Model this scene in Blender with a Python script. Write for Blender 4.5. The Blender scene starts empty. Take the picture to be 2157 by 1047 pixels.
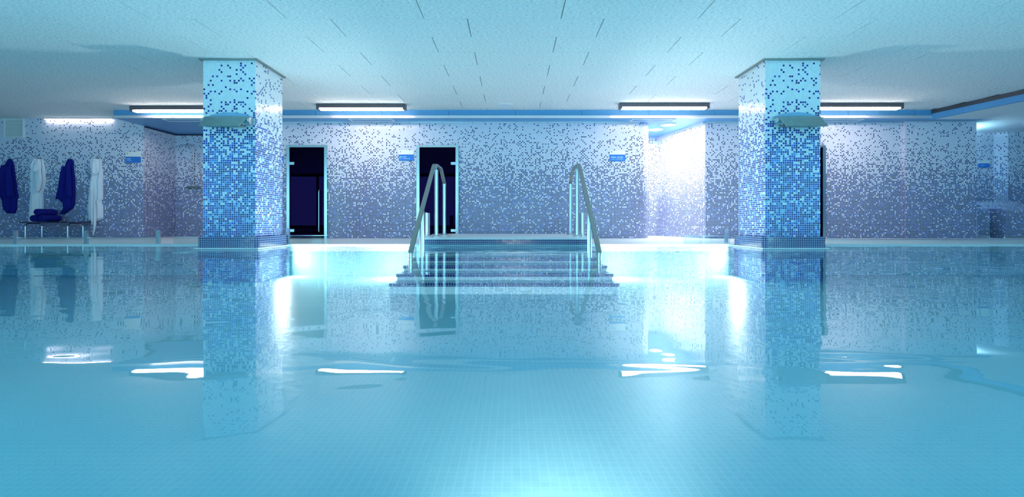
import bpy, math, random
from mathutils import Vector
random.seed(7)
R = math.radians
sc = bpy.context.scene
col = sc.collection

# ---------------------------------------------------------------- camera, world, lights, exposure
CZ = 0.39                                  # lens height above the water (water is z = 0)
FPX = 1000.0                               # focal length in pixels of the 2157 px wide frame
cam = bpy.data.cameras.new('camera')
cam.sensor_width = 36.0
cam.lens = 36.0 * FPX / 2157.0
cam.shift_y = -55.5 / 2157.0
cam.clip_start = 0.05
camo = bpy.data.objects.new('camera', cam)
camo.location = (0, 0, CZ)
camo.rotation_euler = (R(90), 0, 0)
col.objects.link(camo)
sc.camera = camo

sc.view_settings.view_transform = 'Standard'
sc.view_settings.look = 'None'
sc.view_settings.gamma = 1.0
sc.view_settings.use_curve_mapping = False
sc.view_settings.exposure = 0.10
sc.cycles.caustics_reflective = False
sc.cycles.caustics_refractive = False
sc.cycles.max_bounces = 10
sc.cycles.diffuse_bounces = 4
sc.cycles.glossy_bounces = 4
sc.cycles.transparent_max_bounces = 12
sc.cycles.sample_clamp_indirect = 6.0

w = bpy.data.worlds.new('dusk_sky')
sc.world = w
w.use_nodes = True
w.node_tree.nodes['Background'].inputs[0].default_value = (0.06, 0.10, 0.42, 1)
w.node_tree.nodes['Background'].inputs[1].default_value = 0.5


def area_light(name, loc, rot, sx, sy, power, colour, shape='RECTANGLE', spread=180):
    l = bpy.data.lights.new(name, 'AREA')
    l.shape = shape
    l.size = sx
    l.size_y = sy
    l.energy = power
    l.color = colour
    l.spread = R(spread)
    o = bpy.data.objects.new(name, l)
    o.location = loc
    o.rotation_euler = rot
    col.objects.link(o)
    return o


# cyan fill added at the glazed front behind the camera, in place of daylight
area_light('window_fill', (0, -2.35, 1.45), (R(90), 0, 0), 24, 2.5, 560, (0.28, 0.78, 1.0))
# underwater pool lights: in the near pool wall, in the flanks of the stairs and in the pillar plinths
area_light('pool_lamp_near', (0.15, 0.45, -0.25), (R(74), 0, 0), 0.3, 0.3, 9, (1.0, 0.80, 0.70), 'DISK', 55)
for x in (-7.0, -3.5, 3.5, 7.0):
    area_light('pool_lamp_front', (x, 0.40, -0.25), (R(80), 0, 0), 0.3, 0.3, 72, (0.40, 0.88, 1.0), 'DISK')
area_light('pool_lamp_stair', (-1.62, 7.45, -0.2), (R(90), 0, R(90)), 0.2, 0.2, 60, (1.0, 0.98, 0.93), 'DISK')
area_light('pool_lamp_stair', (1.43, 7.45, -0.2), (R(90), 0, R(-90)), 0.2, 0.2, 60, (1.0, 0.98, 0.93), 'DISK')
area_light('pool_lamp_plinth', (-3.72, 7.7, -0.2), (R(90), 0, R(-90)), 0.2, 0.2, 34, (1.0, 0.98, 0.93), 'DISK')
area_light('pool_lamp_plinth', (3.66, 7.7, -0.2), (R(90), 0, R(90)), 0.2, 0.2, 34, (1.0, 0.98, 0.93), 'DISK')


# ---------------------------------------------------------------- node helpers
def new_mat(name):
    m = bpy.data.materials.new(name)
    m.use_nodes = True
    nt = m.node_tree
    b = nt.nodes['Principled BSDF']
    return m, nt, b


def N(nt, kind, **kw):
    n = nt.nodes.new(kind)
    for k, v in kw.items():
        setattr(n, k, v)
    return n


def math_node(nt, op, a, b=None, c=None):
    n = N(nt, 'ShaderNodeMath', operation=op)
    for i, v in enumerate((a, b, c)):
        if v is None:
            continue
        if isinstance(v, (int, float)):
            n.inputs[i].default_value = v
        else:
            nt.links.new(v, n.inputs[i])
    return n.outputs[0]


def mixrgb(nt, fac, a, b):
    n = N(nt, 'ShaderNodeMix', data_type='RGBA')
    for i, v in ((0, fac), (6, a), (7, b)):
        if isinstance(v, (int, float)):
            n.inputs[i].default_value = v
        elif isinstance(v, tuple):
            n.inputs[i].default_value = v
        else:
            nt.links.new(v, n.inputs[i])
    return n.outputs[2]


def ramp(nt, fac, stops, interp='LINEAR'):
    n = N(nt, 'ShaderNodeValToRGB')
    cr = n.color_ramp
    cr.interpolation = interp
    while len(cr.elements) < len(stops):
        cr.elements.new(0.5)
    for e, (p, c) in zip(cr.elements, stops):
        e.position = p
        e.color = c if len(c) == 4 else (*c, 1)
    nt.links.new(fac, n.inputs[0])
    return n.outputs[0]


def g(v):
    return (v, v, v, 1)


def plain(name, colour, rough=0.5, metal=0.0, noise=0.0, scale=20.0, spec=0.5):
    m, nt, b = new_mat(name)
    b.inputs['Roughness'].default_value = rough
    b.inputs['Metallic'].default_value = metal
    b.inputs['Specular IOR Level'].default_value = spec
    tc = N(nt, 'ShaderNodeTexCoord')
    nz = N(nt, 'ShaderNodeTexNoise')
    nz.inputs['Scale'].default_value = scale
    nz.inputs['Detail'].default_value = 4
    nt.links.new(tc.outputs['Object'], nz.inputs['Vector'])
    lo = tuple(c * (1 - noise) for c in colour) + (1,)
    hi = tuple(min(1, c * (1 + noise)) for c in colour) + (1,)
    nt.links.new(mixrgb(nt, nz.outputs['Fac'], lo, hi), b.inputs['Base Color'])
    return m


def emit(name, colour, strength):
    m, nt, b = new_mat(name)
    b.inputs['Base Color'].default_value = (0.8, 0.8, 0.8, 1)
    b.inputs['Emission Color'].default_value = (*colour, 1)
    b.inputs['Emission Strength'].default_value = strength
    return m


PITCH = 0.0325


def tile_cells(nt, joint=0.41):
    """mosaic cells from the metre UV map: returns (cell id vector, grout mask 0..1, v in metres)"""
    uv = N(nt, 'ShaderNodeUVMap')
    uv.uv_map = 'UVMap'
    sep = N(nt, 'ShaderNodeSeparateXYZ')
    nt.links.new(uv.outputs[0], sep.inputs[0])
    u = math_node(nt, 'DIVIDE', sep.outputs[0], PITCH)
    v = math_node(nt, 'DIVIDE', sep.outputs[1], PITCH)
    fu, fv = math_node(nt, 'FLOOR', u), math_node(nt, 'FLOOR', v)
    cu, cv = math_node(nt, 'SUBTRACT', u, fu), math_node(nt, 'SUBTRACT', v, fv)
    du = math_node(nt, 'ABSOLUTE', math_node(nt, 'SUBTRACT', cu, 0.5))
    dv = math_node(nt, 'ABSOLUTE', math_node(nt, 'SUBTRACT', cv, 0.5))
    edge = math_node(nt, 'MAXIMUM', du, dv)
    grout = math_node(nt, 'GREATER_THAN', edge, joint)
    comb = N(nt, 'ShaderNodeCombineXYZ')
    nt.links.new(fu, comb.inputs[0])
    nt.links.new(fv, comb.inputs[1])
    return comb.outputs[0], grout, sep.outputs[1]


def white_noise(nt, cell, off):
    add = N(nt, 'ShaderNodeVectorMath', operation='ADD')
    add.inputs[1].default_value = (off, off * 1.7, off * 0.3)
    nt.links.new(cell, add.inputs[0])
    wn = N(nt, 'ShaderNodeTexWhiteNoise', noise_dimensions='3D')
    nt.links.new(add.outputs[0], wn.inputs['Vector'])
    return wn.outputs['Value'], wn.outputs['Color']


def tilt_normal(nt, b, rnd_colour, amount):
    """each little tile is set at a slightly different angle"""
    sub = N(nt, 'ShaderNodeVectorMath', operation='SUBTRACT')
    nt.links.new(rnd_colour, sub.inputs[0])
    sub.inputs[1].default_value = (0.5, 0.5, 0.5)
    scl = N(nt, 'ShaderNodeVectorMath', operation='SCALE')
    scl.inputs['Scale'].default_value = amount
    nt.links.new(sub.outputs[0], scl.inputs[0])
    geo = N(nt, 'ShaderNodeNewGeometry')
    add = N(nt, 'ShaderNodeVectorMath', operation='ADD')
    nt.links.new(geo.outputs['Normal'], add.inputs[0])
    nt.links.new(scl.outputs[0], add.inputs[1])
    nrm = N(nt, 'ShaderNodeVectorMath', operation='NORMALIZE')
    nt.links.new(add.outputs[0], nrm.inputs[0])
    nt.links.new(nrm.outputs[0], b.inputs['Normal'])


def mosaic(name, seed, top, blues, white, grout_col, dens, tilt=0.14, joint=0.41):
    """white tiles above running into blue ones below, by the share `dens` of blue tiles at each height"""
    m, nt, b = new_mat(name)
    cell, grout, v = tile_cells(nt, joint)
    t = math_node(nt, 'DIVIDE', v, top)
    share = ramp(nt, t, [(p, g(s)) for p, s in dens])
    # sparse blue tiles are set mostly on every other diagonal, so they seldom touch
    sp = N(nt, 'ShaderNodeSeparateXYZ')
    nt.links.new(cell, sp.inputs[0])
    par = math_node(nt, 'FLOORED_MODULO', math_node(nt, 'ADD', sp.outputs[0], sp.outputs[1]), 2.0)
    bias = math_node(nt, 'MAXIMUM', math_node(nt, 'MULTIPLY_ADD', share, -1.35, 0.85), 0.0)
    sign_ = math_node(nt, 'MULTIPLY_ADD', par, 2.0, -1.0)
    share = math_node(nt, 'MULTIPLY', share, math_node(nt, 'MULTIPLY_ADD', bias, sign_, 1.0))
    r1, c1 = white_noise(nt, cell, seed)
    r2, _ = white_noise(nt, cell, seed + 31.7)
    r3, _ = white_noise(nt, cell, seed + 77.1)
    isblue = math_node(nt, 'LESS_THAN', r1, share)
    # high up nearly every blue tile is navy, lower down the blues are mixed
    spread = ramp(nt, t, [(0.0, g(1.0)), (0.45, g(0.95)), (0.75, g(0.55)), (1.0, g(0.45))])
    pick = math_node(nt, 'MULTIPLY', r2, spread)
    blue = ramp(nt, pick, blues, 'CONSTANT')
    wh = mixrgb(nt, r3, tuple(c * 0.88 for c in white) + (1,), (*white, 1))
    c = mixrgb(nt, isblue, wh, blue)
    c = mixrgb(nt, grout, c, (*grout_col, 1))
    nt.links.new(c, b.inputs['Base Color'])
    nt.links.new(math_node(nt, 'MULTIPLY_ADD', grout, 0.5, 0.16), b.inputs['Roughness'])
    b.inputs['Specular IOR Level'].default_value = 0.4
    tilt_normal(nt, b, c1, tilt)
    return m


WALL_BLUES = [(0.0, (0.005, 0.008, 0.055)), (0.42, (0.007, 0.014, 0.14)), (0.66, (0.020, 0.045, 0.30)),
              (0.84, (0.07, 0.15, 0.52)), (0.95, (0.30, 0.42, 0.80))]
PILLAR_BLUES = [(0.0, (0.005, 0.014, 0.17)), (0.26, (0.007, 0.030, 0.34)), (0.52, (0.012, 0.075, 0.50)),
                (0.72, (0.04, 0.22, 0.66)), (0.86, (0.20, 0.50, 0.78))]
DENS_WALL = [(0.0, 0.94), (0.25, 0.90), (0.40, 0.80), (0.52, 0.60), (0.62, 0.40), (0.72, 0.26), (0.85, 0.15), (1.0, 0.09)]
DENS_PILLAR = [(0.0, 0.95), (0.25, 0.93), (0.42, 0.86), (0.54, 0.66), (0.63, 0.44), (0.72, 0.27), (0.82, 0.16), (1.0, 0.07)]
M = {}
M['mosaic'] = mosaic('wall_mosaic', 3.0, 2.7, WALL_BLUES, (0.80, 0.81, 0.88), (0.60, 0.64, 0.84), DENS_WALL, 0.08, 0.365)
M['mosaic_pillar'] = mosaic('pillar_mosaic', 12.0, 2.84, PILLAR_BLUES, (0.80, 0.85, 0.88), (0.64, 0.74, 0.84), DENS_PILLAR, 0.05)


def grid_tile(name, a, bcol, grout_col, rough=0.18, tilt=0.03):
    m, nt, b = new_mat(name)
    cell, grout, v = tile_cells(nt)
    r1, c1 = white_noise(nt, cell, 5.3)
    c = mixrgb(nt, grout, mixrgb(nt, r1, (*a, 1), (*bcol, 1)), (*grout_col, 1))
    nt.links.new(c, b.inputs['Base Color'])
    b.inputs['Roughness'].default_value = rough
    tilt_normal(nt, b, c1, tilt)
    return m


M['navy_tile'] = grid_tile('navy_mosaic', (0.005, 0.012, 0.095), (0.009, 0.024, 0.16), (0.34, 0.44, 0.62))
M['aqua_tile'] = grid_tile('aqua_mosaic', (0.25, 0.53, 0.60), (0.27, 0.55, 0.62), (0.31, 0.59, 0.66), 0.35)
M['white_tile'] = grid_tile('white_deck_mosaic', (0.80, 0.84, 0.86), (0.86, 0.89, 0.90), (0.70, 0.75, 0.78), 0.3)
M['steel'] = plain('brushed_steel', (0.62, 0.66, 0.68), 0.22, 1.0, 0.06, 60)
M['rail'] = plain('grey_rail_steel', (0.30, 0.34, 0.33), 0.38, 0.85, 0.1, 40)
M['spout'] = plain('weathered_spout_steel', (0.33, 0.44, 0.43), 0.35, 0.8, 0.25, 14)
M['spout_plate'] = plain('blue_spout_plate', (0.22, 0.42, 0.62), 0.35, 0.5, 0.1, 14)
M['white_paint'] = plain('white_paint', (0.82, 0.83, 0.84), 0.4, 0, 0.02)
M['blue_paint'] = plain('blue_soffit_paint', (0.09, 0.30, 0.58), 0.32, 0, 0.06, 9)
M['blue_fascia'] = plain('blue_fascia_board', (0.10, 0.33, 0.62), 0.55, 0, 0.22, 60)
M['profile'] = plain('pale_aluminium_profile', (0.78, 0.80, 0.84), 0.28, 0.6, 0.02)
M['dark_metal'] = plain('dark_lamp_housing', (0.10, 0.10, 0.12), 0.4, 0.4, 0.1)
M['dark_trim'] = plain('dark_trim', (0.03, 0.04, 0.10), 0.5)
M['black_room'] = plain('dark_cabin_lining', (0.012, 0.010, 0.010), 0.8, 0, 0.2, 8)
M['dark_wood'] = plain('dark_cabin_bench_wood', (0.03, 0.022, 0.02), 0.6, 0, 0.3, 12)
M['robe_white'] = plain('white_terry', (0.80, 0.84, 0.92), 0.9, 0, 0.08, 90, 0.1)
M['robe_blue'] = plain('royal_blue_terry', (0.010, 0.014, 0.20), 0.9, 0, 0.25, 90, 0.1)
M['stitch'] = plain('grey_stitching', (0.2, 0.2, 0.3), 0.8)
M['bench_top'] = plain('dark_bench_slab', (0.03, 0.04, 0.09), 0.4, 0, 0.1)
M['sign_blue'] = plain('sign_blue', (0.03, 0.20, 0.66), 0.35, 0, 0.05)
M['sign_white'] = plain('sign_white', (0.86, 0.88, 0.88), 0.35)
M['sign_text'] = plain('sign_pale_lettering', (0.35, 0.62, 0.95), 0.4)
M['sign_logo'] = plain('sign_grey_logo', (0.25, 0.27, 0.3), 0.5)
M['lamp_glow'] = emit('lamp_diffuser', (1.0, 0.88, 0.84), 27)
M['cove_glow'] = emit('cove_diffuser', (1.0, 0.93, 0.90), 14)
M['spot_glow'] = emit('downlight_diffuser', (0.93, 0.99, 1.0), 60)
M['lower_ceiling'] = plain('smooth_white_ceiling', (0.72, 0.80, 0.84), 0.6, 0, 0.03, 3)


def ceiling_mat():
    m, nt, b = new_mat('wood_wool_board')
    tc = N(nt, 'ShaderNodeTexCoord')
    mp = N(nt, 'ShaderNodeMapping')
    mp.inputs['Scale'].default_value = (16, 46, 30)
    nt.links.new(tc.outputs['Object'], mp.inputs[0])
    nz = N(nt, 'ShaderNodeTexNoise')
    nz.inputs['Scale'].default_value = 1.6
    nz.inputs['Detail'].default_value = 6
    nz.inputs['Roughness'].default_value = 0.75
    nt.links.new(mp.outputs[0], nz.inputs['Vector'])
    c = ramp(nt, nz.outputs['Fac'], [(0.33, (0.24, 0.28, 0.30)), (0.45, (0.74, 0.78, 0.79)), (0.56, (0.90, 0.92, 0.92))])
    nt.links.new(c, b.inputs['Base Color'])
    b.inputs['Roughness'].default_value = 0.95
    bp = N(nt, 'ShaderNodeBump')
    bp.inputs['Strength'].default_value = 0.5
    bp.inputs['Distance'].default_value = 0.01
    nt.links.new(nz.outputs['Fac'], bp.inputs['Height'])
    nt.links.new(bp.outputs[0], b.inputs['Normal'])
    return m


M['board'] = ceiling_mat()


def clear_mat(name, tint, ior=1.45, rough=0.0, bump=0.0, sheen=(1, 1, 1)):
    m, nt, b = new_mat(name)
    nt.nodes.remove(b)
    out = nt.nodes['Material Output']
    tr = N(nt, 'ShaderNodeBsdfTransparent')
    tr.inputs[0].default_value = (*tint, 1)
    gl = N(nt, 'ShaderNodeBsdfGlossy')
    gl.inputs['Roughness'].default_value = rough
    gl.inputs['Color'].default_value = (*sheen, 1)
    fr = N(nt, 'ShaderNodeFresnel')
    # a thin sheet: the same reflectance from both sides
    geo = N(nt, 'ShaderNodeNewGeometry')
    nt.links.new(math_node(nt, 'MULTIPLY_ADD', geo.outputs['Backfacing'], 1.0 / ior - ior, ior), fr.inputs['IOR'])
    mx = N(nt, 'ShaderNodeMixShader')
    nt.links.new(fr.outputs[0], mx.inputs[0])
    nt.links.new(tr.outputs[0], mx.inputs[1])
    nt.links.new(gl.outputs[0], mx.inputs[2])
    nt.links.new(mx.outputs[0], out.inputs[0])
    if bump:
        tc = N(nt, 'ShaderNodeTexCoord')
        mp = N(nt, 'ShaderNodeMapping')
        mp.inputs['Scale'].default_value = (0.8, 1.5, 1)
        nt.links.new(tc.outputs['Object'], mp.inputs[0])
        nz = N(nt, 'ShaderNodeTexNoise')
        nz.inputs['Scale'].default_value = 1.4
        nz.inputs['Detail'].default_value = 2
        nz.inputs['Distortion'].default_value = 0.6
        nt.links.new(mp.outputs[0], nz.inputs['Vector'])
        bp = N(nt, 'ShaderNodeBump')
        bp.inputs['Strength'].default_value = 1.0
        bp.inputs['Distance'].default_value = bump
        nt.links.new(nz.outputs['Fac'], bp.inputs['Height'])
        nt.links.new(bp.outputs[0], gl.inputs['Normal'])
        nt.links.new(bp.outputs[0], fr.inputs['Normal'])
    return m


M['water'] = clear_mat('pool_water', (0.80, 0.97, 1.0), 1.333, 0.0, 0.0042)
M['glass'] = clear_mat('clear_glass', (0.86, 0.95, 0.95), 1.45)
M['door_glass'] = clear_mat('dark_door_glass', (0.16, 0.15, 0.17), 1.33, sheen=(0.30, 0.10, 0.75))  # violet-blue gloss colours the reflections to pass for a dusk sky
M['window_glass'] = clear_mat('window_glass', (0.95, 0.98, 1.0), 1.45)


# ---------------------------------------------------------------- mesh helpers
class MB:
    def __init__(self):
        self.v, self.f, self.uv, self.sm = [], [], [], []

    def poly(self, pts, uvs=None, smooth=False):
        i = len(self.v)
        self.v += [tuple(p) for p in pts]
        self.f.append(tuple(range(i, i + len(pts))))
        if uvs is None:
            n = Vector((0, 0, 0))
            for k in range(len(pts)):
                a, b_ = Vector(pts[k]), Vector(pts[(k + 1) % len(pts)])
                n += a.cross(b_)
            ax = max(range(3), key=lambda q: abs(n[q]))
            ij = {0: (1, 2), 1: (0, 2), 2: (0, 1)}[ax]
            uvs = [(p[ij[0]], p[ij[1]]) for p in pts]
        self.uv.append(uvs)
        self.sm.append(smooth)

    def box(self, x0, x1, y0, y1, z0, z1):
        p = [(x, y, z) for z in (z0, z1) for y in (y0, y1) for x in (x0, x1)]
        for q in ((0, 2, 3, 1), (4, 5, 7, 6), (0, 1, 5, 4), (2, 6, 7, 3), (0, 4, 6, 2), (1, 3, 7, 5)):
            self.poly([p[k] for k in q])
        return self

    def prism(self, pts, z0, z1):
        """plan outline (counter-clockwise) raised from z0 to z1"""
        n = len(pts)
        self.poly([(x, y, z1) for x, y in pts])
        self.poly([(x, y, z0) for x, y in reversed(pts)])
        s = 0
        for k in range(n):
            a, b_ = pts[k], pts[(k + 1) % n]
            l = math.dist(a, b_)
            self.poly([(*a, z0), (*b_, z0), (*b_, z1), (*a, z1)], [(s, z0), (s + l, z0), (s + l, z1), (s, z1)])
            s += l
        return self

    def loft(self, rings, smooth=True, cap=True):
        n = len(rings[0])
        for a, b_ in zip(rings, rings[1:]):
            for k in range(n):
                j = (k + 1) % n
                self.poly([a[k], a[j], b_[j], b_[k]], None, smooth)
        if cap:
            self.poly(list(reversed(rings[0])))
            self.poly(rings[-1])
        return self

    def tube(self, path, r, seg=12, square=None):
        """round (or flat, square=(w, h)) bar along a path"""
        pts = [Vector(p) for p in path]
        rings = []
        up0 = Vector((1, 0, 0))
        for k, p in enumerate(pts):
            t = (pts[min(k + 1, len(pts) - 1)] - pts[max(k - 1, 0)]).normalized()
            u = up0 if abs(t.dot(up0)) < 0.9 else Vector((0, 0, 1))
            s = (u - t * u.dot(t)).normalized()
            q = t.cross(s)
            if square:
                w_, h_ = square
                rings.append([p + s * a * w_ / 2 + q * c * h_ / 2 for a, c in ((-1, -1), (1, -1), (1, 1), (-1, 1))])
            else:
                rings.append([p + (s * math.cos(2 * math.pi * i / seg) + q * math.sin(2 * math.pi * i / seg)) * r
                              for i in range(seg)])
        return self.loft(rings, not square)

    def lathe(self, prof, seg=24, c=(0, 0, 0)):
        rings = [[(c[0] + r * math.cos(2 * math.pi * i / seg), c[1] + r * math.sin(2 * math.pi * i / seg), c[2] + z)
                  for i in range(seg)] for r, z in prof]
        return self.loft(rings, True)

    def mesh(self, name, mat):
        me = bpy.data.meshes.new(name)
        me.from_pydata(self.v, [], self.f)
        ul = me.uv_layers.new(name='UVMap')
        flat = [c for face in self.uv for c in face]
        for d, c in zip(ul.data, flat):
            d.uv = c
        for p, s in zip(me.polygons, self.sm):
            p.use_smooth = s
        me.materials.append(M[mat])
        me.validate()
        return me

    def build(self, name, mat, parent=None, weld=False, bevel=0.0, loc=None):
        me = self.mesh(name, mat)
        if weld:
            import bmesh
            bm = bmesh.new()
            bm.from_mesh(me)
            bmesh.ops.remove_doubles(bm, verts=bm.verts, dist=1e-5)
            bmesh.ops.recalc_face_normals(bm, faces=bm.faces)
            bm.to_mesh(me)
            bm.free()
        o = bpy.data.objects.new(name, me)
        col.objects.link(o)
        if parent is not None:
            o.parent = parent
        if loc is not None:
            o.location = loc
        if bevel:
            md = o.modifiers.new('bevel', 'BEVEL')
            md.width = bevel
            md.segments = 2
        return o


def link_copy(me, name, parent, loc):
    o = bpy.data.objects.new(name, me)
    col.objects.link(o)
    o.parent = parent
    o.location = loc
    return o


def thing(name, label, cat, group=None, loc=(0, 0, 0)):
    o = bpy.data.objects.new(name, None)
    o.empty_display_size = 0.1
    o.location = loc
    col.objects.link(o)
    return tag(o, label, cat, group)


def tag(o, label, cat, group=None):
    o['label'] = label
    o['category'] = cat
    if group:
        o['group'] = group
    return o


def struct(o, label=None):
    o['kind'] = 'structure'
    if label:
        o['label'] = label
        o['category'] = label.split()[-1]
    return o


def px(x, d):
    return (x - 1078.5) / FPX * d


def zy(y, d):
    return CZ + (468.0 - y) / FPX * d


# ---------------------------------------------------------------- the setting
CEIL, SOFF, DECK = 2.84, 2.663, 0.02
YC, YL, YS, YA, YR = 10.77, 11.22, 10.38, 12.28, 11.97     # centre wall, left wall, soffit front, alcove, right room
POOL_X, POOL_Y0, POOL_Y1, POOL_Z = 10.6, 0.30, 8.0, -0.5


def wall_path(mb, pts, z0, z1, th=0.12, u0=0.0):
    """a wall whose face follows pts (seen with the room on the right-hand side of the walk left to right)"""
    s = u0
    n = len(pts)
    off = []
    for k in range(n):
        a, b_ = Vector(pts[max(k - 1, 0)]), Vector(pts[min(k + 1, n - 1)])
        t = (b_ - a).normalized()
        off.append((pts[k][0] - t.y * th, pts[k][1] + t.x * th))
    for k in range(n - 1):
        a, b_, c, d = pts[k], pts[k + 1], off[k + 1], off[k]
        l = math.dist(a, b_)
        uv = [(s, z0), (s + l, z0), (s + l, z1), (s, z1)]
        mb.poly([(*a, z0), (*b_, z0), (*b_, z1), (*a, z1)], uv)
        mb.poly([(*c, z0), (*d, z0), (*d, z1), (*c, z1)], uv)
        mb.poly([(*a, z1), (*b_, z1), (*c, z1), (*d, z1)])
        mb.poly([(*d, z0), (*c, z0), (*b_, z0), (*a, z0)])
        s += l
    for k, flip in ((0, True), (n - 1, False)):
        q = [(*pts[k], z0), (*off[k], z0), (*off[k], z1), (*pts[k], z1)]
        mb.poly(q[::-1] if flip else q, [(0, z0), (th, z0), (th, z1), (0, z1)][::-1] if flip else None)
    return s


# deck (one floor with the pool cut out of it)
mb = MB()
mb.box(-14.5, 14.5, POOL_Y1, 13.2, -0.10, DECK)
mb.box(-14.5, -POOL_X, -2.4, POOL_Y1, -0.10, DECK)
mb.box(POOL_X, 14.5, -2.4, POOL_Y1, -0.10, DECK)
mb.box(-POOL_X, POOL_X, -2.4, POOL_Y0, -0.10, DECK)
struct(mb.build('floor', 'white_tile'))

mb = MB()
mb.box(-POOL_X - .2, POOL_X + .2, POOL_Y0 - .2, POOL_Y1 + .2, POOL_Z - 0.2, POOL_Z)
mb.box(-POOL_X - .2, -POOL_X, POOL_Y0 - .2, POOL_Y1 + .2, POOL_Z, -0.10)
mb.box(POOL_X, POOL_X + .2, POOL_Y0 - .2, POOL_Y1 + .2, POOL_Z, -0.10)
mb.box(-POOL_X, POOL_X, POOL_Y0 - .2, POOL_Y0, POOL_Z, -0.10)
mb.box(-POOL_X, POOL_X, POOL_Y1, POOL_Y1 + .2, POOL_Z, -0.10)
struct(mb.build('floor_pool', 'aqua_tile'))

# walls
mb = MB()
wall_path(mb, [(-14.5, YL), (-8.70, YL)], DECK, CEIL)
wall_path(mb, [(-8.70, YL + 0.12), (-8.70, YA)], DECK, SOFF, 0.12, 5.8)
wall_path(mb, [(-8.70, YA), (-6.05, YA)], DECK, SOFF, 0.12, 6.9)
struct(mb.build('wall_left', 'mosaic'))

D1 = (px(605, YC), px(690, YC), 2.13)
D2 = (px(878, YC), px(966, YC), 2.13)
D3 = (px(1652, YC), px(1737.5, YC), 2.13)
curve = [(2.70, YC), (2.86, YC + 0.02), (3.00, YC + 0.07), (3.10, YC + 0.15), (3.16, YC + 0.25), (3.18, YC + 0.40)]
mb = MB()
wall_path(mb, [(-6.05, YC), (D1[0], YC)], DECK, SOFF, 0.12, -6.05)
wall_path(mb, [(D1[0], YC), (D1[1], YC)], D1[2], SOFF, 0.12, D1[0])
wall_path(mb, [(D1[1], YC), (D2[0], YC)], DECK, SOFF, 0.12, D1[1])
wall_path(mb, [(D2[0], YC), (D2[1], YC)], D2[2], SOFF, 0.12, D2[0])
s = wall_path(mb, [(D2[1], YC)] + curve, DECK, SOFF, 0.12, D2[1])
wall_path(mb, [(3.18, YC + .40), (3.18, 12.77)], DECK, SOFF, 0.12, s)
wall_path(mb, [(-6.05, YA + .12), (-6.05, YC)], DECK, SOFF, 0.12, 2.0)
struct(mb.build('wall_centre', 'mosaic'))

mb = MB()
wall_path(mb, [(3.0, 12.77), (3.92, 12.77)], DECK, SOFF, 0.12, 1.0)
wall_path(mb, [(3.92, 12.77), (4.38, YC)], DECK, SOFF, 0.10, 3.0)
struct(mb.build('wall_passage', 'mosaic'))

mb = MB()
wall_path(mb, [(4.38, YC), (D3[0], YC)], DECK, SOFF, 0.12, 4.38)
wall_path(mb, [(D3[0], YC), (D3[1], YC)], D3[2], SOFF, 0.12, D3[0])
wall_path(mb, [(D3[1], YC), (8.85, YC)], DECK, SOFF, 0.12, D3[1])
wall_path(mb, [(8.848, YC), (8.848, YC - 0.088)], DECK, SOFF, 0.05, 1.3)
wall_path(mb, [(8.85, YC - 0.09), (10.45, YC - 0.09)], DECK, SOFF, 0.12, 8.9)
wall_path(mb, [(10.45, YC + 0.03), (10.45, YR)], DECK, SOFF, 0.12, 0.4)
struct(mb.build('wall_right_centre', 'mosaic'))

mb = MB()
wall_path(mb, [(10.33, YR), (12.15, YR), (12.35, YR - 0.15), (14.5, YR - 0.15)], DECK, 2.64, 0.12, 2.2)
struct(mb.build('wall_right_room', 'mosaic'))
struct(MB().box(14.5, 14.62, -2.4, 12.2, DECK, CEIL).build('wall_right', 'mosaic'))
struct(MB().box(-14.62, -14.5, -2.4, 11.4, DECK, CEIL).build('wall_left_side', 'mosaic'))

# glazed front behind the camera
mb = MB().box(-14.5, 14.5, -2.45, -2.35, 2.74, CEIL).box(-14.5, 14.5, -2.45, -2.35, DECK, 0.16)
mb.box(-14.5, -12.2, -2.45, -2.35, 0.16, 2.74).box(12.2, 14.5, -2.45, -2.35, 0.16, 2.74)
struct(mb.build('wall_back', 'white_paint'))
pane_w = 24.4 / 10
for k in range(10):
    x0 = -12.2 + k * pane_w
    fr = MB().box(x0, x0 + .05, -2.42, -2.28, .16, 2.74).box(x0 + pane_w - .05, x0 + pane_w, -2.42, -2.28, .16, 2.74)
    fr.box(x0 + .05, x0 + pane_w - .05, -2.42, -2.28, .16, .22).box(x0 + .05, x0 + pane_w - .05, -2.42, -2.28, 2.68, 2.74)
    wo = struct(fr.build('window_%d' % (k + 1), 'dark_metal'))
    MB().box(x0 + .05, x0 + pane_w - .05, -2.31, -2.30, .22, 2.68).build('pane', 'window_glass', wo)

# ceiling: backing slab with single wood-wool boards below it
XR0, XR1 = 9.15, 11.0                                     # the boards end at a slanting downstand on the right
mb = MB().box(-14.62, 14.62, -2.45, 13.2, CEIL + 0.025, CEIL + 0.15)
ceil = struct(mb.build('ceiling', 'dark_trim'))
ROW, LEN, Y0 = 0.565, 1.65, 5.72


def edge_x(y):
    return XR0 + (YS - y) * 0.178


rows = range(-4, 9)
board = MB().box(-LEN / 2 + .005, LEN / 2 - .005, -ROW / 2 + .0015, ROW / 2 - .0015, 0, 0.025).mesh('ceiling_panel', 'board')
count = 0
for r in rows:
    ya = Y0 + r * ROW
    yb = min(ya + ROW, YL)
    off = 1.11 if r % 2 == 0 else 0.59
    k0 = math.floor((-13.0 - off) / LEN)
    while True:
        x0 = off + k0 * LEN
        k0 += 1
        lim = edge_x((ya + yb) / 2)
        if x0 > lim - .05:
            break
        x1 = min(x0 + LEN, lim)
        if x1 - x0 > LEN - .01:
            link_copy(board, 'ceiling_panel', ceil, ((x0 + x1) / 2, (ya + yb) / 2, CEIL))
        else:
            MB().box(x0 + .005, x1 - .005, ya + .0015, yb - .0015, CEIL, CEIL + .025).build('ceiling_panel', 'board', ceil)
        count += 1
yrow0, yrow1 = Y0 + rows[0] * ROW, Y0 + (rows[-1] + 1) * ROW
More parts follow.
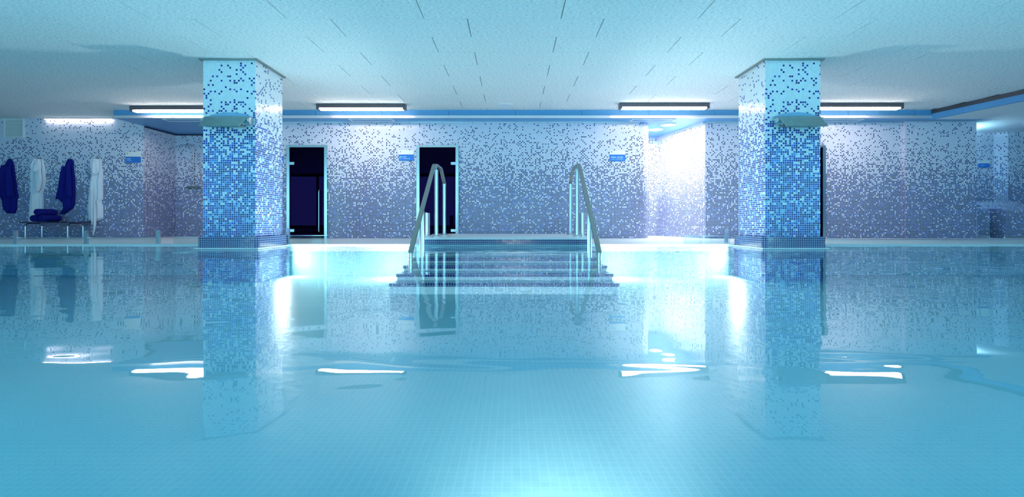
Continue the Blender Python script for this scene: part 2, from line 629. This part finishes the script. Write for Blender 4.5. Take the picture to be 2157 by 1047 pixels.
MB().box(-14.5, 12.0, -2.35, yrow0 - .0015, CEIL, CEIL + .025).build('ceiling_sheet', 'board', ceil)
MB().box(-14.5, -8.0, yrow1 + .0015, YL + .1, CEIL, CEIL + .025).build('ceiling_sheet', 'board', ceil)

# soffit over the far walls
so_pts = [(-8.70, YS), (10.71, YS), (10.45, YC - .09), (10.45, 13.0), (-8.70, 13.0)]
mb = MB().prism(so_pts, SOFF, CEIL + .02)
soff = struct(mb.build('ceiling_soffit', 'blue_paint'))
x = -8.70
edges = [-8.70] + [px(525.5 + 140 * k, YS) for k in range(0, 12)] + [10.71]
for a, b_ in zip(edges, edges[1:]):
    MB().box(a + .004, b_ - .004, YS - .018, YS, SOFF + .055, CEIL).build('fascia_panel', 'blue_fascia', soff)
MB().box(-8.70, 10.71, YS - .05, YS, SOFF, SOFF + .05).build('edge_profile', 'profile', soff)
MB().box(10.69, 10.73, YS - .05, YS + .02, SOFF, CEIL - .03).build('end_profile', 'profile', soff)
mb = MB().box(-8.70, -8.66, YL, YA, SOFF - .035, SOFF).box(-8.66, -6.05, YA - .04, YA, SOFF - .035, SOFF)
struct(mb.build('trim_1', 'dark_trim'))
mb = MB().box(-6.05, 2.75, YC - .02, YC, SOFF - .018, SOFF).box(4.40, 8.85, YC - .02, YC, SOFF - .018, SOFF)
mb.box(8.85, 10.45, YC - .11, YC - .09, SOFF - .018, SOFF)
struct(mb.build('trim_2', 'profile'))
mb = MB()
wall_path(mb, [(3.87, 12.74), (4.33, YC)], SOFF - .03, SOFF, 0.04)
struct(mb.build('trim_3', 'profile'))

# lower ceiling of the room on the right with its dark and blue downstand
mb = MB().prism([(edge_x(YS), YS), (edge_x(-2), -2), (14.5, -2), (14.5, 12.1), (10.45, 12.1), (10.45, YC), (10.71, YS)], 2.64, 2.70)
low = struct(mb.build('ceiling_right_room', 'lower_ceiling'))
mb = MB()
wall_path(mb, [(edge_x(YS), YS), (edge_x(-2), -2)], 2.75, CEIL, 0.06)
mb.build('shadow_gap', 'dark_metal', low)
mb = MB()
wall_path(mb, [(edge_x(YS) - .02, YS), (edge_x(-2) - .02, -2)], 2.63, 2.75, 0.06)
mb.build('downstand', 'blue_fascia', low)


# ---------------------------------------------------------------- doors with dark cabins behind them
def door(n, d, hinge_right, handle):
    x0, x1, zt = d
    f = .065
    mb = MB().box(x0, x0 + f, YC - .035, YC + .08, DECK, zt).box(x1 - f, x1, YC - .035, YC + .08, DECK, zt)
    mb.box(x0 + f, x1 - f, YC - .035, YC + .08, zt - .045, zt)
    o = struct(mb.build('door_%d' % n, 'steel'), None)
    gx0, gx1 = x0 + f + .006, x1 - f - .006
    pane = MB().box(gx0, gx1, YC - .005, YC + .005, DECK + .01, zt - .052).build('glass_leaf', 'door_glass', o)
    hx0, hx1 = (gx1 - .10, gx1 + .01) if hinge_right else (gx0 - .01, gx0 + .10)
    for z in (1.72, 0.20):
        MB().box(hx0, hx1, YC - .03, YC - .004, z - .03, z + .03).build('hinge', 'steel', o, bevel=.004)
    if handle:
        hx = gx1 - .10
        pts = [(hx, YC - .006, 1.10), (hx, YC - .06, 1.10), (hx, YC - .075, 1.08), (hx, YC - .075, .20), (hx, YC - .06, .18), (hx, YC - .006, .18)]
        MB().tube(pts, .011, 8).build('handle', 'steel', o)
    # the cabin
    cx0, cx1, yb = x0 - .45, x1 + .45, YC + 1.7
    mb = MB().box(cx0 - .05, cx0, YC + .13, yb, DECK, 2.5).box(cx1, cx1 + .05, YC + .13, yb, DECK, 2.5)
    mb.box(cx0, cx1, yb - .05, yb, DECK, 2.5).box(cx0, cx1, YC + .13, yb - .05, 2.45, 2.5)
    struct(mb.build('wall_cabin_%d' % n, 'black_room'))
    b = thing('cabin_bench', ['dark tiered bench inside the cabin behind the glass door with long handle',
                              'dark tiered bench inside the cabin behind the handrail',
                              'dark tiered bench inside the cabin hidden by the pillar'][n - 1], 'bench', loc=((cx0 + cx1) / 2, yb - .6, DECK))
    hw = (cx1 - cx0) / 2 - .02
    for i, (yy, zz) in enumerate(((-.55, .42), (0.0, .86))):
        for q in range(4):
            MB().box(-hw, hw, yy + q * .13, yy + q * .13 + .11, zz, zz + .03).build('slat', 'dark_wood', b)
        MB().box(-hw, hw, yy + .02, yy + .05, 0, zz).build('bench_front', 'dark_wood', b)


door(1, D1, False, True)
door(2, D2, True, False)
door(3, D3, False, False)

# ---------------------------------------------------------------- pool water
mb = MB()
# open round the plinths that rise through it
pa, pb = 7.143 - .085, POOL_Y1
holes = [(px(428, 7.143) - .085, px(538, 7.143) + .085), (px(1612, 7.143) - .085, px(1728, 7.143) + .085)]
for x0, x1, y0, y1 in ((-POOL_X, POOL_X, POOL_Y0, pa), (-POOL_X, holes[0][0], pa, pb), (holes[0][1], holes[1][0], pa, pb), (holes[1][1], POOL_X, pa, pb)):
    mb.poly([(x0, y0, 0), (x1, y0, 0), (x1, y1, 0), (x0, y1, 0)])
wo = tag(mb.build('pool_water', 'water'), 'calm clear turquoise water filling the swimming pool', 'water')
wo['kind'] = 'stuff'

# ---------------------------------------------------------------- entry platform and stairs
SX0, SX1 = -1.50, 1.31
t = thing('pool_stairs', 'tiled entry platform with submerged steps between the handrails', 'stairs', loc=(0, 8.2, POOL_Z))


def local(o):
    o.matrix_parent_inverse = o.parent.matrix_basis.inverted()
    return o


plat = [(SX0, 8.2), (SX1, 8.2), (SX1 + .25, YC - .01), (SX0 - .25, YC - .01)]
local(MB().prism(plat, DECK, .10).build('platform', 'navy_tile', t))
local(MB().prism([(SX0, 7.985), (SX1, 7.985), (SX1, 8.2), (SX0, 8.2)], .012, .0999).build('platform_front', 'navy_tile', t))
local(MB().box(SX0, SX1, 7.99, 8.2, POOL_Z, .012).build('platform_base', 'aqua_tile', t))
cp = [(SX0 - .01, 7.97), (SX1 + .01, 7.97), (SX1 + .25, YC - .01), (SX0 - .25, YC - .01)]
local(MB().prism(cp, .10, .13).build('platform_slab', 'white_tile', t))
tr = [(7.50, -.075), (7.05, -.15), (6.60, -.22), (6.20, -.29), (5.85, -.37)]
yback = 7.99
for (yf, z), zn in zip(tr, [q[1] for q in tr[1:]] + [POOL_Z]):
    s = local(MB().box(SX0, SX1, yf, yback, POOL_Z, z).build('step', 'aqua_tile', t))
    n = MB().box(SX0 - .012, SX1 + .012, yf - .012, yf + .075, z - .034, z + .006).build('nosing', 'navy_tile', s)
    MB().box(SX0, SX1, yf - .006, yf, zn + .002, z - .034).build('riser_light_band', 'white_tile', s)  # white strip on each riser stands in for reflected light below the nosing
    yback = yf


# ---------------------------------------------------------------- handrails
def handrail(X, label):
    t = thing('handrail', label, 'handrail', 'handrails either side of the pool stairs', loc=(X, 8.5, .13))
    yo, zo = 8.5, .13

    def P(y, z, dx=0):
        return (dx, y - yo, z - zo)
    path = [P(6.36, -.03), P(6.50, .09), P(8.20, 1.33), P(8.33, 1.395), P(8.50, 1.41), P(9.02, 1.41), P(9.12, 1.39), P(9.58, 1.14)]
    MB().tube(path, 0, square=(.062, .034)).build('rail', 'rail', t)
    MB().tube([P(6.36, -.288), P(6.36, -.02)], .03, 14).build('foot_sleeve', 'steel', t)
    MB().tube([P(7.18, -.148), P(7.18, .565)], .036, 14).build('post', 'steel', t)
    MB().tube([P(8.53, .13), P(8.53, 1.33)], .036, 14).build('post', 'steel', t)
    MB().tube([P(8.53, 1.33), P(8.53, 1.40)], .012, 10).build('pin', 'steel', t)
    MB().tube([P(9.52, .13), P(9.52, 1.16)], .036, 14).build('post', 'steel', t)
    for y in (8.53, 9.52):
        MB().lathe([(.085, 0), (.085, .01), (.06, .022), (.037, .026)], 20, (0, y - yo, 0)).build('flange', 'steel', t)


handrail(-1.36, 'bent steel handrail in front of the dark glass door')
handrail(1.17, 'bent steel handrail in front of the plain mosaic wall')
for xx, lab in ((-1.60, 'short steel post on the platform beside the dark door'), (1.32, 'short steel post on the platform beside the plain mosaic wall')):
    o = thing('short_post', lab, 'post', 'short posts on the platform', loc=(xx, 8.95, .13))
    MB().tube([(0, 0, 0), (0, 0, .42)], .052, 16).build('tube', 'steel', o)
    MB().lathe([(.052, .42), (.052, .432), (.03, .44)], 16).build('cap', 'steel', o)
    MB().lathe([(.08, 0), (.08, .012), (.053, .02)], 16).build('flange', 'steel', o)


# ---------------------------------------------------------------- pillars and waterfall spouts
def pillar(x0, x1, label, side):
    yf, yb = 7.143, 7.98
    cx = (x0 + x1) / 2
    t = thing('tiled_pillar', label, 'pillar', 'tiled pillars in the pool', loc=(cx, (yf + yb) / 2, 0))
    local(MB().prism([(x0, yf), (x1, yf), (x1, yb), (x0, yb)], .17, CEIL).build('shaft', 'mosaic_pillar', t))
    e, c = .065, .05
    a0, a1, b0, b1 = x0 - e, x1 + e, yf - e, yb + e
    local(MB().prism([(a0 + c, b0), (a1 - c, b0), (a1, b0 + c), (a1, b1 - c), (a1 - c, b1), (a0 + c, b1), (a0, b1 - c), (a0, b0 + c)],
                     POOL_Z, .17).build('plinth', 'navy_tile', t))
    k = .02
    local(MB().box(a0 - k, a1 + k, b0 - k, b1 + k, -.05, .008).build('waterline_ledge', 'white_tile', t))
    e = .045
    mb = MB()
    for q in ((x0 - e, x1 + e, yf - e, yf, 0), (x0 - e, x1 + e, yb, yb + e, 0), (x0 - e, x0, yf, yb, 0), (x1, x1 + e, yf, yb, 0)):
        mb.box(q[0], q[1], q[2], q[3], CEIL - .018, CEIL)
    local(mb.build('crown_trim', 'rail', t))


pillar(px(428, 7.143), px(538, 7.143), 'blue and white mosaic pillar beside the shower alcove', 1)
pillar(px(1612, 7.143), px(1728, 7.143), 'blue and white mosaic pillar beside the bright passage', -1)


def spout(cx, label):
    yw = 7.143
    t = thing('waterfall_spout', label, 'spout', 'waterfall spouts on the pillars', loc=(cx, yw, 1.85))
    w2 = .325
    # hood sheet: leaves the pillar, rolls over and slopes down to a straight lip
    prof = [(-.005, .10), (-.05, .115), (-.09, .11), (-.125, .085), (-.18, .03), (-.235, -.025), (-.275, -.062)]
    inner = [(y + .008, z - .012) for y, z in prof]
    ring = prof + inner[::-1]
    mb = MB()
    rings = []
    for k in range(9):
        u = -1 + 2 * k / 8
        rings.append([(u * w2 * (1 - .10 * max(0, -y / .275)), y, z + .025 * (1 - u * u) * max(0, 1 - (-y) / .12)) for y, z in ring])
    mb.loft(rings, False)
    mb.build('hood', 'spout', t)
    # arched plate on the pillar face
    arc = [(-.345, .06)] + [(.345 * math.cos(a), .09 + .10 * math.sin(a)) for a in [math.pi - i * math.pi / 14 for i in range(15)]] + [(.345, .06)]
    mb = MB()
    f = [(x, -.014, z) for x, z in arc]
    b = [(x, -.001, z) for x, z in arc]
    mb.poly(f[::-1])
    mb.poly(b)
    for k in range(len(arc)):
        j = (k + 1) % len(arc)
        mb.poly([f[k], f[j], b[j], b[k]])
    mb.build('mounting_plate', 'spout_plate', t, weld=True)
    MB().tube([(-w2 - .03, -.065, .045), (w2 + .03, -.065, .045)], .058, 18).build('feed_pipe', 'steel', t)
    MB().box(-.24, .24, -.10, -.002, -.035, -.012).build('bracket', 'rail', t)


spout(-4.245, 'curved steel waterfall spout on the pillar beside the shower alcove')
spout(4.27, 'curved steel waterfall spout on the pillar beside the bright passage')

# ---------------------------------------------------------------- low glass screens along the far pool edge
YG = 8.06


def screen(x0, x1, top, posts, label):
    t = thing('glass_screen', label, 'screen', 'low glass screens along the pool edge', loc=((x0 + x1) / 2, YG, DECK))
    local(MB().box(x0, x1, YG - .006, YG + .006, DECK, top).build('pane', 'glass', t))
    local(MB().box(x0, x1, YG - .009, YG + .009, top, top + .008).build('top_edge', 'steel', t))
    for p in posts:
        o = MB().box(p - .028, p + .028, YG - .045, YG - .010, DECK, top + .13).build('post', 'steel', t, bevel=.004)
        local(o)


screen(-10.4, px(340, YG), .125, [px(37, YG), px(185, YG), px(336, YG)], 'low glass screen with steel posts in front of the bathrobes')
screen(px(366, YG), px(424, YG), .13, [], 'low glass pane in front of the shower alcove')
screen(px(605, YG), px(690, YG), .16, [px(608, YG)], 'low glass pane in front of the glass door with long handle')
screen(px(1440, YG), px(1538, YG), .15, [px(1528, YG)], 'low glass pane in front of the bright passage')
screen(px(1742, YG), 10.4, .09, [], 'long low glass screen in front of the stone loungers and right mosaic wall')

# ---------------------------------------------------------------- lamps on the ceiling
def lamp(x0, x1, y, rot, label):
    cx = (x0 + x1) / 2
    L = (x1 - x0) / 2
    t = thing('linear_lamp', label, 'lamp', 'linear lamps along the ceiling edge', loc=(cx, y, CEIL))
    t.rotation_euler.z = rot
    MB().box(-L, L, -.075, .075, -.085, 0).build('housing', 'dark_metal', t, bevel=.006)
    MB().box(-L + .06, L - .06, -.060, .060, -.118, -.085).build('diffuser', 'lamp_glow', t, bevel=.012)
    for s in (-1, 1):
        a, b_ = sorted((s * L, s * (L - .055)))
        MB().box(a, b_, -.07, .07, -.115, -.085).build('end_cap', 'dark_metal', t, bevel=.01)


lamp(px(278, 10.05), px(278, 10.05) + 1.86, 10.05, R(-.6), 'linear ceiling lamp between the shower alcove and the pillar')
lamp(px(669, 9.88), px(855, 9.88), 9.88, 0, 'linear ceiling lamp above the wall between the two dark doors')
lamp(px(1304, 9.80), px(1492, 9.80), 9.80, 0, 'linear ceiling lamp above the bright passage')
lamp(px(1898, 9.82) - 1.86, px(1898, 9.82), 9.82, 0, 'linear ceiling lamp above the pillar side of the right mosaic wall')

o = thing('cove_light', 'thin bright light strip where the bathrobe wall meets the ceiling', 'lamp', loc=(px(168, YL), YL - .04, CEIL))
MB().box(-.80, .80, -.025, .025, -.022, 0).build('profile', 'profile', o)
MB().box(-.78, .78, -.018, .018, -.030, -.022).build('diffuser', 'cove_glow', o)
o = thing('ceiling_speaker', 'small round white speaker set in the ceiling boards', 'speaker', loc=(px(1065, 9.9), 9.9, CEIL))
MB().lathe([(.16, 0), (.16, -.012), (.13, -.02)], 28).build('rim', 'white_paint', o)
MB().lathe([(.128, -.016), (.06, -.024), (.01, -.026)], 28).build('grille', 'profile', o)

# framed hatches under the soffit
for xx, yy, lab in ((px(398, 10.6), 10.55, 'white framed hatch under the soffit by the shower alcove'),
                    (px(783, 10.55), 10.56, 'white framed hatch under the soffit between the dark doors'),
                    (px(1376, 10.5), 10.56, 'white framed hatch under the soffit before the bright passage'),
                    (px(1768, 10.55), 10.56, 'white framed hatch under the soffit above the right mosaic wall')):
    o = thing('soffit_hatch', lab, 'hatch', 'hatches under the soffit', loc=(xx, yy, SOFF))
    a, b_ = .48, .13
    mb = MB().box(-a, a, -b_, -b_ + .03, -.012, 0).box(-a, a, b_ - .03, b_, -.012, 0)
    mb.box(-a, -a + .03, -b_ + .03, b_ - .03, -.012, 0).box(a - .03, a, -b_ + .03, b_ - .03, -.012, 0)
    mb.build('frame', 'white_paint', o)
    MB().box(-a + .03, a - .03, -b_ + .03, b_ - .03, -.006, 0).build('flap', 'blue_paint', o)

# downlights of the passage
for xx, yy, lab in ((3.52, 11.62, 'round bright downlight deeper in the passage ceiling'), (3.64, 11.05, 'round bright downlight at the mouth of the passage')):
    o = thing('downlight', lab, 'lamp', 'downlights in the passage ceiling', loc=(xx, yy, SOFF))
    MB().lathe([(.175, 0), (.175, -.012), (.150, -.018)], 28).build('rim', 'white_paint', o)
    MB().lathe([(.148, -.014), (.05, -.022), (.005, -.022)], 28).build('diffuser', 'spot_glow', o)
    area_light('downlight_beam', (xx, yy, SOFF - .04), (0, 0, 0), .28, .28, 50, (.92, .99, 1.0), 'DISK')

# ---------------------------------------------------------------- signs
def sign(xc, yc, wpx, d, hw, hb, words, label, logo=True):
    w_ = wpx / FPX * d / 2
    t = thing('wall_sign', label, 'sign', 'small white and blue wall signs', loc=(px(xc, d), d, zy(yc, d)))
    MB().box(-w_, w_, -.022, -.001, .003, hw).build('white_plate', 'sign_white', t, bevel=.003)
    MB().box(-w_, w_, -.018, -.001, -hb, 0).build('blue_plate', 'sign_blue', t, bevel=.003)
    mb = MB()
    for a, b_, z, h in words:
        mb.box(-w_ + 2 * w_ * a, -w_ + 2 * w_ * b_, -.0195, -.0182, z * hb - h, z * hb)
    mb.build('lettering', 'sign_text', t)
    if logo:
        lg = MB().lathe([(.014, 0), (.014, .004)], 12).build('logo', 'sign_logo', t)
        lg.rotation_euler = (R(90), 0, 0)
        lg.location = (-w_ * .74, -.0225, hw * .66)


sign(281.5, 330.5, 31, YL, .115, .14, [(.08, .34, -.28, .022), (.08, .42, -.58, .012)], 'white and blue sign beside the last white bathrobe')
sign(591, 328.5, 13, YC, .10, .135, [(.3, .7, -.4, .015)], 'white and blue sign half hidden by the pillar beside the door', False)
sign(856, 326, 32, YC, .10, .135, [(.04, .27, -.30, .022), (.32, .50, -.30, .022), (.05, .17, -.62, .012), (.28, .75, -.62, .012)],
     'white and blue sign between the two dark doors')
sign(1300.5, 326, 33, YC, .095, .145, [(.08, .40, -.32, .024), (.46, .60, -.32, .024), (.63, .85, -.32, .024), (.12, .32, -.66, .012), (.38, .86, -.66, .012)],
     'white and blue sign beside the bright passage')
sign(2072, 344.5, 23, YR, .07, .10, [(.15, .5, -.35, .014)], 'small blue sign above the stone loungers')

# ---------------------------------------------------------------- vent grille
t = thing('vent_grille', 'white louvred ventilation grille high on the wall above the bathrobes', 'vent', loc=(px(31, YL), YL, zy(270, YL)))
a, b_ = 21 / FPX * YL, 20 / FPX * YL
mb = MB().box(-a, a, -.03, -.001, b_ - .025, b_).box(-a, a, -.03, -.001, -b_, -b_ + .025)
mb.box(-a, -a + .025, -.03, -.001, -b_ + .025, b_ - .025).box(a - .025, a, -.03, -.001, -b_ + .025, b_ - .025)
mb.build('frame', 'white_paint', t)
MB().box(-a + .025, a - .025, -.006, -.001, -b_ + .025, b_ - .025).build('backing', 'white_paint', t)
mb = MB()
mb.poly([(-a + .025, -.026, -.008), (a - .025, -.026, -.008), (a - .025, -.008, .006), (-a + .025, -.008, .006)])
mb.poly([(-a + .025, -.008, .003), (a - .025, -.008, .003), (a - .025, -.026, -.011), (-a + .025, -.026, -.011)])
mb.poly([(-a + .025, -.026, -.011), (a - .025, -.026, -.011), (a - .025, -.026, -.008), (-a + .025, -.026, -.008)])
sl = mb.mesh('slat', 'white_paint')
for k in range(15):
    link_copy(sl, 'slat', t, (0, 0, -b_ + .045 + k * (2 * b_ - .085) / 14))

# ---------------------------------------------------------------- shower
sd = YA
t = thing('wall_shower', 'slim chrome shower pipe with round head in the alcove', 'shower', loc=(px(410, sd), sd, zy(395, sd)))
top = zy(306, sd) - zy(395, sd)
MB().tube([(0, -.05, .02), (0, -.05, top - .10), (0, -.07, top - .03), (0, -.14, top), (0, -.28, top), (0, -.30, top - .03)], .013, 10).build('riser_pipe', 'steel', t)
MB().lathe([(.02, .03), (.10, .012), (.105, 0), (.09, -.008)], 22, (0, -.30, top - .06)).build('shower_head', 'steel', t)
mb = MB().tube([(-.11, -.055, 0), (.11, -.055, 0)], .028, 14)
mb.build('mixer', 'rail', t)
for s in (-1, 1):
    MB().tube([(s * .112, -.055, 0), (s * .155, -.055, 0)], .034, 12).build('knob', 'rail', t)
    MB().tube([(s * .07, -.055, 0), (s * .07, -.001, 0)], .018, 10).build('wall_inlet', 'steel', t)

# ---------------------------------------------------------------- bench and rolled towels
t = thing('bench', 'low bench with dark slab seat and hooped steel legs under the bathrobes', 'bench', loc=(-10.45, 10.93, DECK))
bz = zy(467.5, 10.93) - DECK
MB().box(-.66, .62, -.23, .20, bz - .03, bz).build('seat', 'bench_top', t, bevel=.008)
for hx in (-.56, .40):
    h = bz - .03
    path = [(hx, -.19, 0), (hx, -.19, h - .07), (hx, -.17, h - .03), (hx, -.13, h - .014), (hx, .13, h - .014), (hx, .17, h - .03), (hx, .19, h - .07), (hx, .19, 0)]
    MB().tube(path, .016, 10).build('hoop_leg', 'steel', t)


def rolled_towel(cx, cy, cz, label):
    t = thing('rolled_towel', label, 'towel', 'rolled towels on the bench', loc=(cx, cy, cz))
    t.rotation_euler.z = R(86)
    r0, L = .078, .205
    ring = []
    rings = []
    for x, k in ((-L, .86), (-L + .012, .96), (-L + .035, 1), (0, 1.02), (L - .035, 1), (L - .012, .96), (L, .86)):
        rings.append([(x, r0 * k * math.cos(a) * 1.06, r0 + r0 * k * math.sin(a) * .97) for a in [2 * math.pi * i / 24 for i in range(24)]])
    MB().loft(rings).build('roll', 'robe_blue', t, weld=True)
    # spiral edge of the cloth on both ends
    for s in (-1, 1):
        pts = []
        for i in range(46):
            a = i / 45 * 2 * math.pi * 2.6
            rr = .012 + .052 * i / 45
            pts.append((s * (L + .002), rr * math.cos(a), r0 + rr * math.sin(a)))
        MB().tube(pts, .0045, 5).build('spiral_fold', 'robe_blue', t)


zt = DECK + bz + .002
rolled_towel(-10.74, 10.85, zt, 'rolled royal blue towel on the bench, lower one nearer the grille side')
rolled_towel(-10.56, 10.85, zt, 'rolled royal blue towel on the bench, lower one nearer the wall sign')
rolled_towel(-10.65, 10.85, zt + .140, 'rolled royal blue towel lying on top of two others')


# ---------------------------------------------------------------- bathrobes
ZF = 1097 / 220.0


def robe(outline, mat, label, depth, folds, seed, extra=(), stitch=None, bands=()):
    """outline: rows (y, left, right) measured on the cloth as it hangs against the wall"""
    d = YL - depth * .6
    rows = [(zy(310 + y / ZF, d), px(l / ZF, d), px(r / ZF, d)) for y, l, r in outline]
    cx = sum(r[1] + r[2] for r in rows) / (2 * len(rows))
    z0 = rows[-1][0]
    t = thing('bathrobe', label, 'bathrobe', 'bathrobes hanging on the wall', loc=(cx, YL, z0))
    rnd = random.Random(seed)
    ph = [rnd.uniform(0, 6.3) for _ in range(4)]

    def sheet(rows, dep, name, parent, y_off=0.0, nf=folds):
        # interpolate rows for smooth drapery
        fine = []
        for (za, la, ra), (zb, lb, rb) in zip(rows, rows[1:]):
            n = max(2, int(abs(za - zb) / .035))
            for i in range(n):
                k = i / n
                k = k * k * (3 - 2 * k)
                fine.append((za + (zb - za) * i / n, la + (lb - la) * k, ra + (rb - ra) * k))
        fine.append(rows[-1])
        rings = []
        nn = 30
        for q, (z, l, r) in enumerate(fine):
            f = q / (len(fine) - 1)
            gr = .35 + .65 * min(1, f * 3.0)
            ring = []
            for i in range(nn + 1):
                s = i / nn
                env = math.sin(math.pi * min(max(s, .0), 1)) ** .55
                fold = math.sin(nf * s * math.pi * 2 + ph[0] + f * 1.6) * .5 + math.sin(nf * 1.7 * s * math.pi * 2 + ph[1] - f * 2.2) * .3
                yy = -.006 - y_off - dep * gr * env * (.70 + .38 * fold)
                ring.append((l + (r - l) * s - cx, yy, z - z0 + .012 * math.sin(nf * s * 6.3 + ph[2]) * f))
            for i in range(nn, -1, -6):
                ring.append((l + (r - l) * i / nn - cx, -.004 - y_off, z - z0))
            rings.append(ring)
        return MB().loft(rings[::-1]).build(name, mat, parent, weld=True)
    sheet(rows, depth, 'body', t)
    for name, outl, dep, off in extra:
        rr = [(zy(310 + y / ZF, d), px(l / ZF, d), px(r / ZF, d)) for y, l, r in outl]
        sheet(rr, dep, name, t, off, 1.6)
    if stitch:
        x, y, w_ = stitch
        mb = MB()
        xx = px(x / ZF, d) - cx
        zz = zy(310 + y / ZF, d) - z0
        for k in range(5):
            mb.box(xx + k * .018, xx + k * .018 + .012, -depth * 1.15, -depth * 1.12, zz - .008 - .003 * k, zz + .006 - .003 * k)
        mb.build('embroidery', 'stitch', t)
    hk = thing('robe_hook', 'steel hook holding the ' + label.replace(' hanging', ''), 'hook', 'robe hooks on the wall', loc=(cx, YL, rows[0][0]))
    hx = (rows[0][1] + rows[0][2]) / 2 - cx
    MB().tube([(hx, -.001, .015), (hx, -.04, .01), (hx, -.06, .0), (hx, -.065, .03)], .008, 8).build('hook_arm', 'steel', hk)
    MB().tube([(hx, -.012, .015), (hx, -.0005, .015)], .024, 14).build('rosette', 'steel', hk)
    return t


robe([(122, 55, 88), (150, 38, 108), (200, 15, 120), (300, -4, 130), (400, -15, 145), (525, -22, 160), (560, -8, 147), (640, 0, 146), (690, 50, 130)],
     'robe_blue', 'royal blue bathrobe hanging next to the first white one by the grille', .13, 2.0, 1,
     [('sleeve', [(190, 20, 75), (300, 0, 70), (400, -12, 62), (530, -20, 60)], .10, .09), ('skirt', [(200, 60, 120), (400, 60, 146), (525, 62, 160)], .08, .09)])
robe([(122, 350, 405), (145, 335, 424), (200, 310, 436), (250, 292, 442), (340, 295, 452), (420, 300, 442), (480, 304, 421), (560, 296, 425), (640, 286, 430), (700, 280, 428), (785, 274, 410)],
     'robe_white', 'white bathrobe hanging between two blue ones', .14, 2.2, 2,
     [('hood', [(124, 352, 418), (170, 330, 430), (230, 322, 430), (262, 345, 415)], .09, .07), ('sleeve', [(240, 398, 440), (340, 400, 452), (420, 398, 440), (470, 396, 422)], .07, .10)], (322, 352, 45))
robe([(122, 680, 735), (170, 662, 745), (250, 650, 750), (330, 636, 762), (430, 620, 766), (520, 602, 766), (556, 598, 763), (585, 632, 762), (640, 640, 742), (672, 640, 695), (702, 640, 655)],
     'robe_blue', 'royal blue bathrobe hanging above the rolled towels', .13, 1.8, 3,
     [('sleeve', [(200, 655, 700), (330, 637, 690), (430, 622, 680), (545, 600, 662)], .09, .09), ('lapel', [(190, 690, 742), (330, 690, 758), (520, 705, 764)], .07, .09)])
robe([(122, 962, 1030), (160, 950, 1040), (200, 945, 1045), (280, 940, 1055), (340, 925, 1052), (450, 915, 1055), (545, 905, 1056), (560, 904, 1042), (650, 893, 1058), (740, 898, 1060), (775, 905, 1012)],
     'robe_white', 'white bathrobe with a dangling belt hanging nearest the wall sign', .13, 2.2, 4,
     [('hood', [(124, 958, 1034), (180, 950, 1044), (250, 955, 1040), (290, 975, 1020)], .08, .07),
      ('belt', [(450, 975, 992), (600, 980, 996), (815, 984, 997)], .02, .13),
      ('belt', [(545, 1003, 1024), (700, 1004, 1030), (800, 1003, 1034), (870, 1002, 1022), (920, 999, 1006)], .02, .13)], (950, 345, 40))

# ---------------------------------------------------------------- tiled stone loungers in the right room
def lounger(x0, x1, y0, y1, z1, label):
    t = thing('stone_lounger', label, 'lounger', 'mosaic stone loungers', loc=((x0 + x1) / 2, y0, DECK))
    hw, dd, h = (x1 - x0) / 2, y1 - y0, z1 - DECK
    prof = [(0, 0), (0, h - .12)] + [(.12 - .12 * math.cos(a), h - .12 + .12 * math.sin(a)) for a in (R(22), R(45), R(68), R(90))]
    prof += [(dd * .55, h + .02), (dd * .8, h + .12), (dd, h + .20), (dd, 0)]
    mb = MB()
    n = len(prof)
    s = 0
    for k in range(n):
        a, b_ = prof[k], prof[(k + 1) % n]
        l = math.dist(a, b_)
        mb.poly([(-hw, *a), (-hw, *b_), (hw, *b_), (hw, *a)][::-1], [(-hw, s), (-hw, s + l), (hw, s + l), (hw, s)][::-1])
        s += l
    mb.poly([(-hw, *p) for p in prof])
    mb.poly([(hw, *p) for p in prof[::-1]])
    mb.build('tiled_body', 'mosaic', t)
    MB().box(-hw - .01, hw + .01, -.012, .03, 0, .05).build('foot_strip', 'steel', t)


lounger(10.62, px(2080, 11.2), 11.15, 11.95, zy(436, 11.15), 'mosaic stone lounger beside the wall corner')
lounger(px(2113, 11.0), 12.6, 10.95, 11.78, zy(440, 10.95), 'mosaic stone lounger beyond the dark gap')

# wall light hidden behind the corner of the right mosaic wall
o = thing('wall_uplight', 'small wall light near the ceiling above the stone loungers', 'lamp', loc=(10.46, 11.45, 2.30))
MB().box(0, .09, -.12, .12, 0, .10).build('housing', 'white_paint', o, bevel=.006)
MB().box(.008, .082, -.11, .11, .10, .104).build('diffuser', 'spot_glow', o)
area_light('uplight_beam', (10.62, 11.45, 2.44), (R(180), 0, 0), .1, .22, 60, (.40, .80, 1.0))
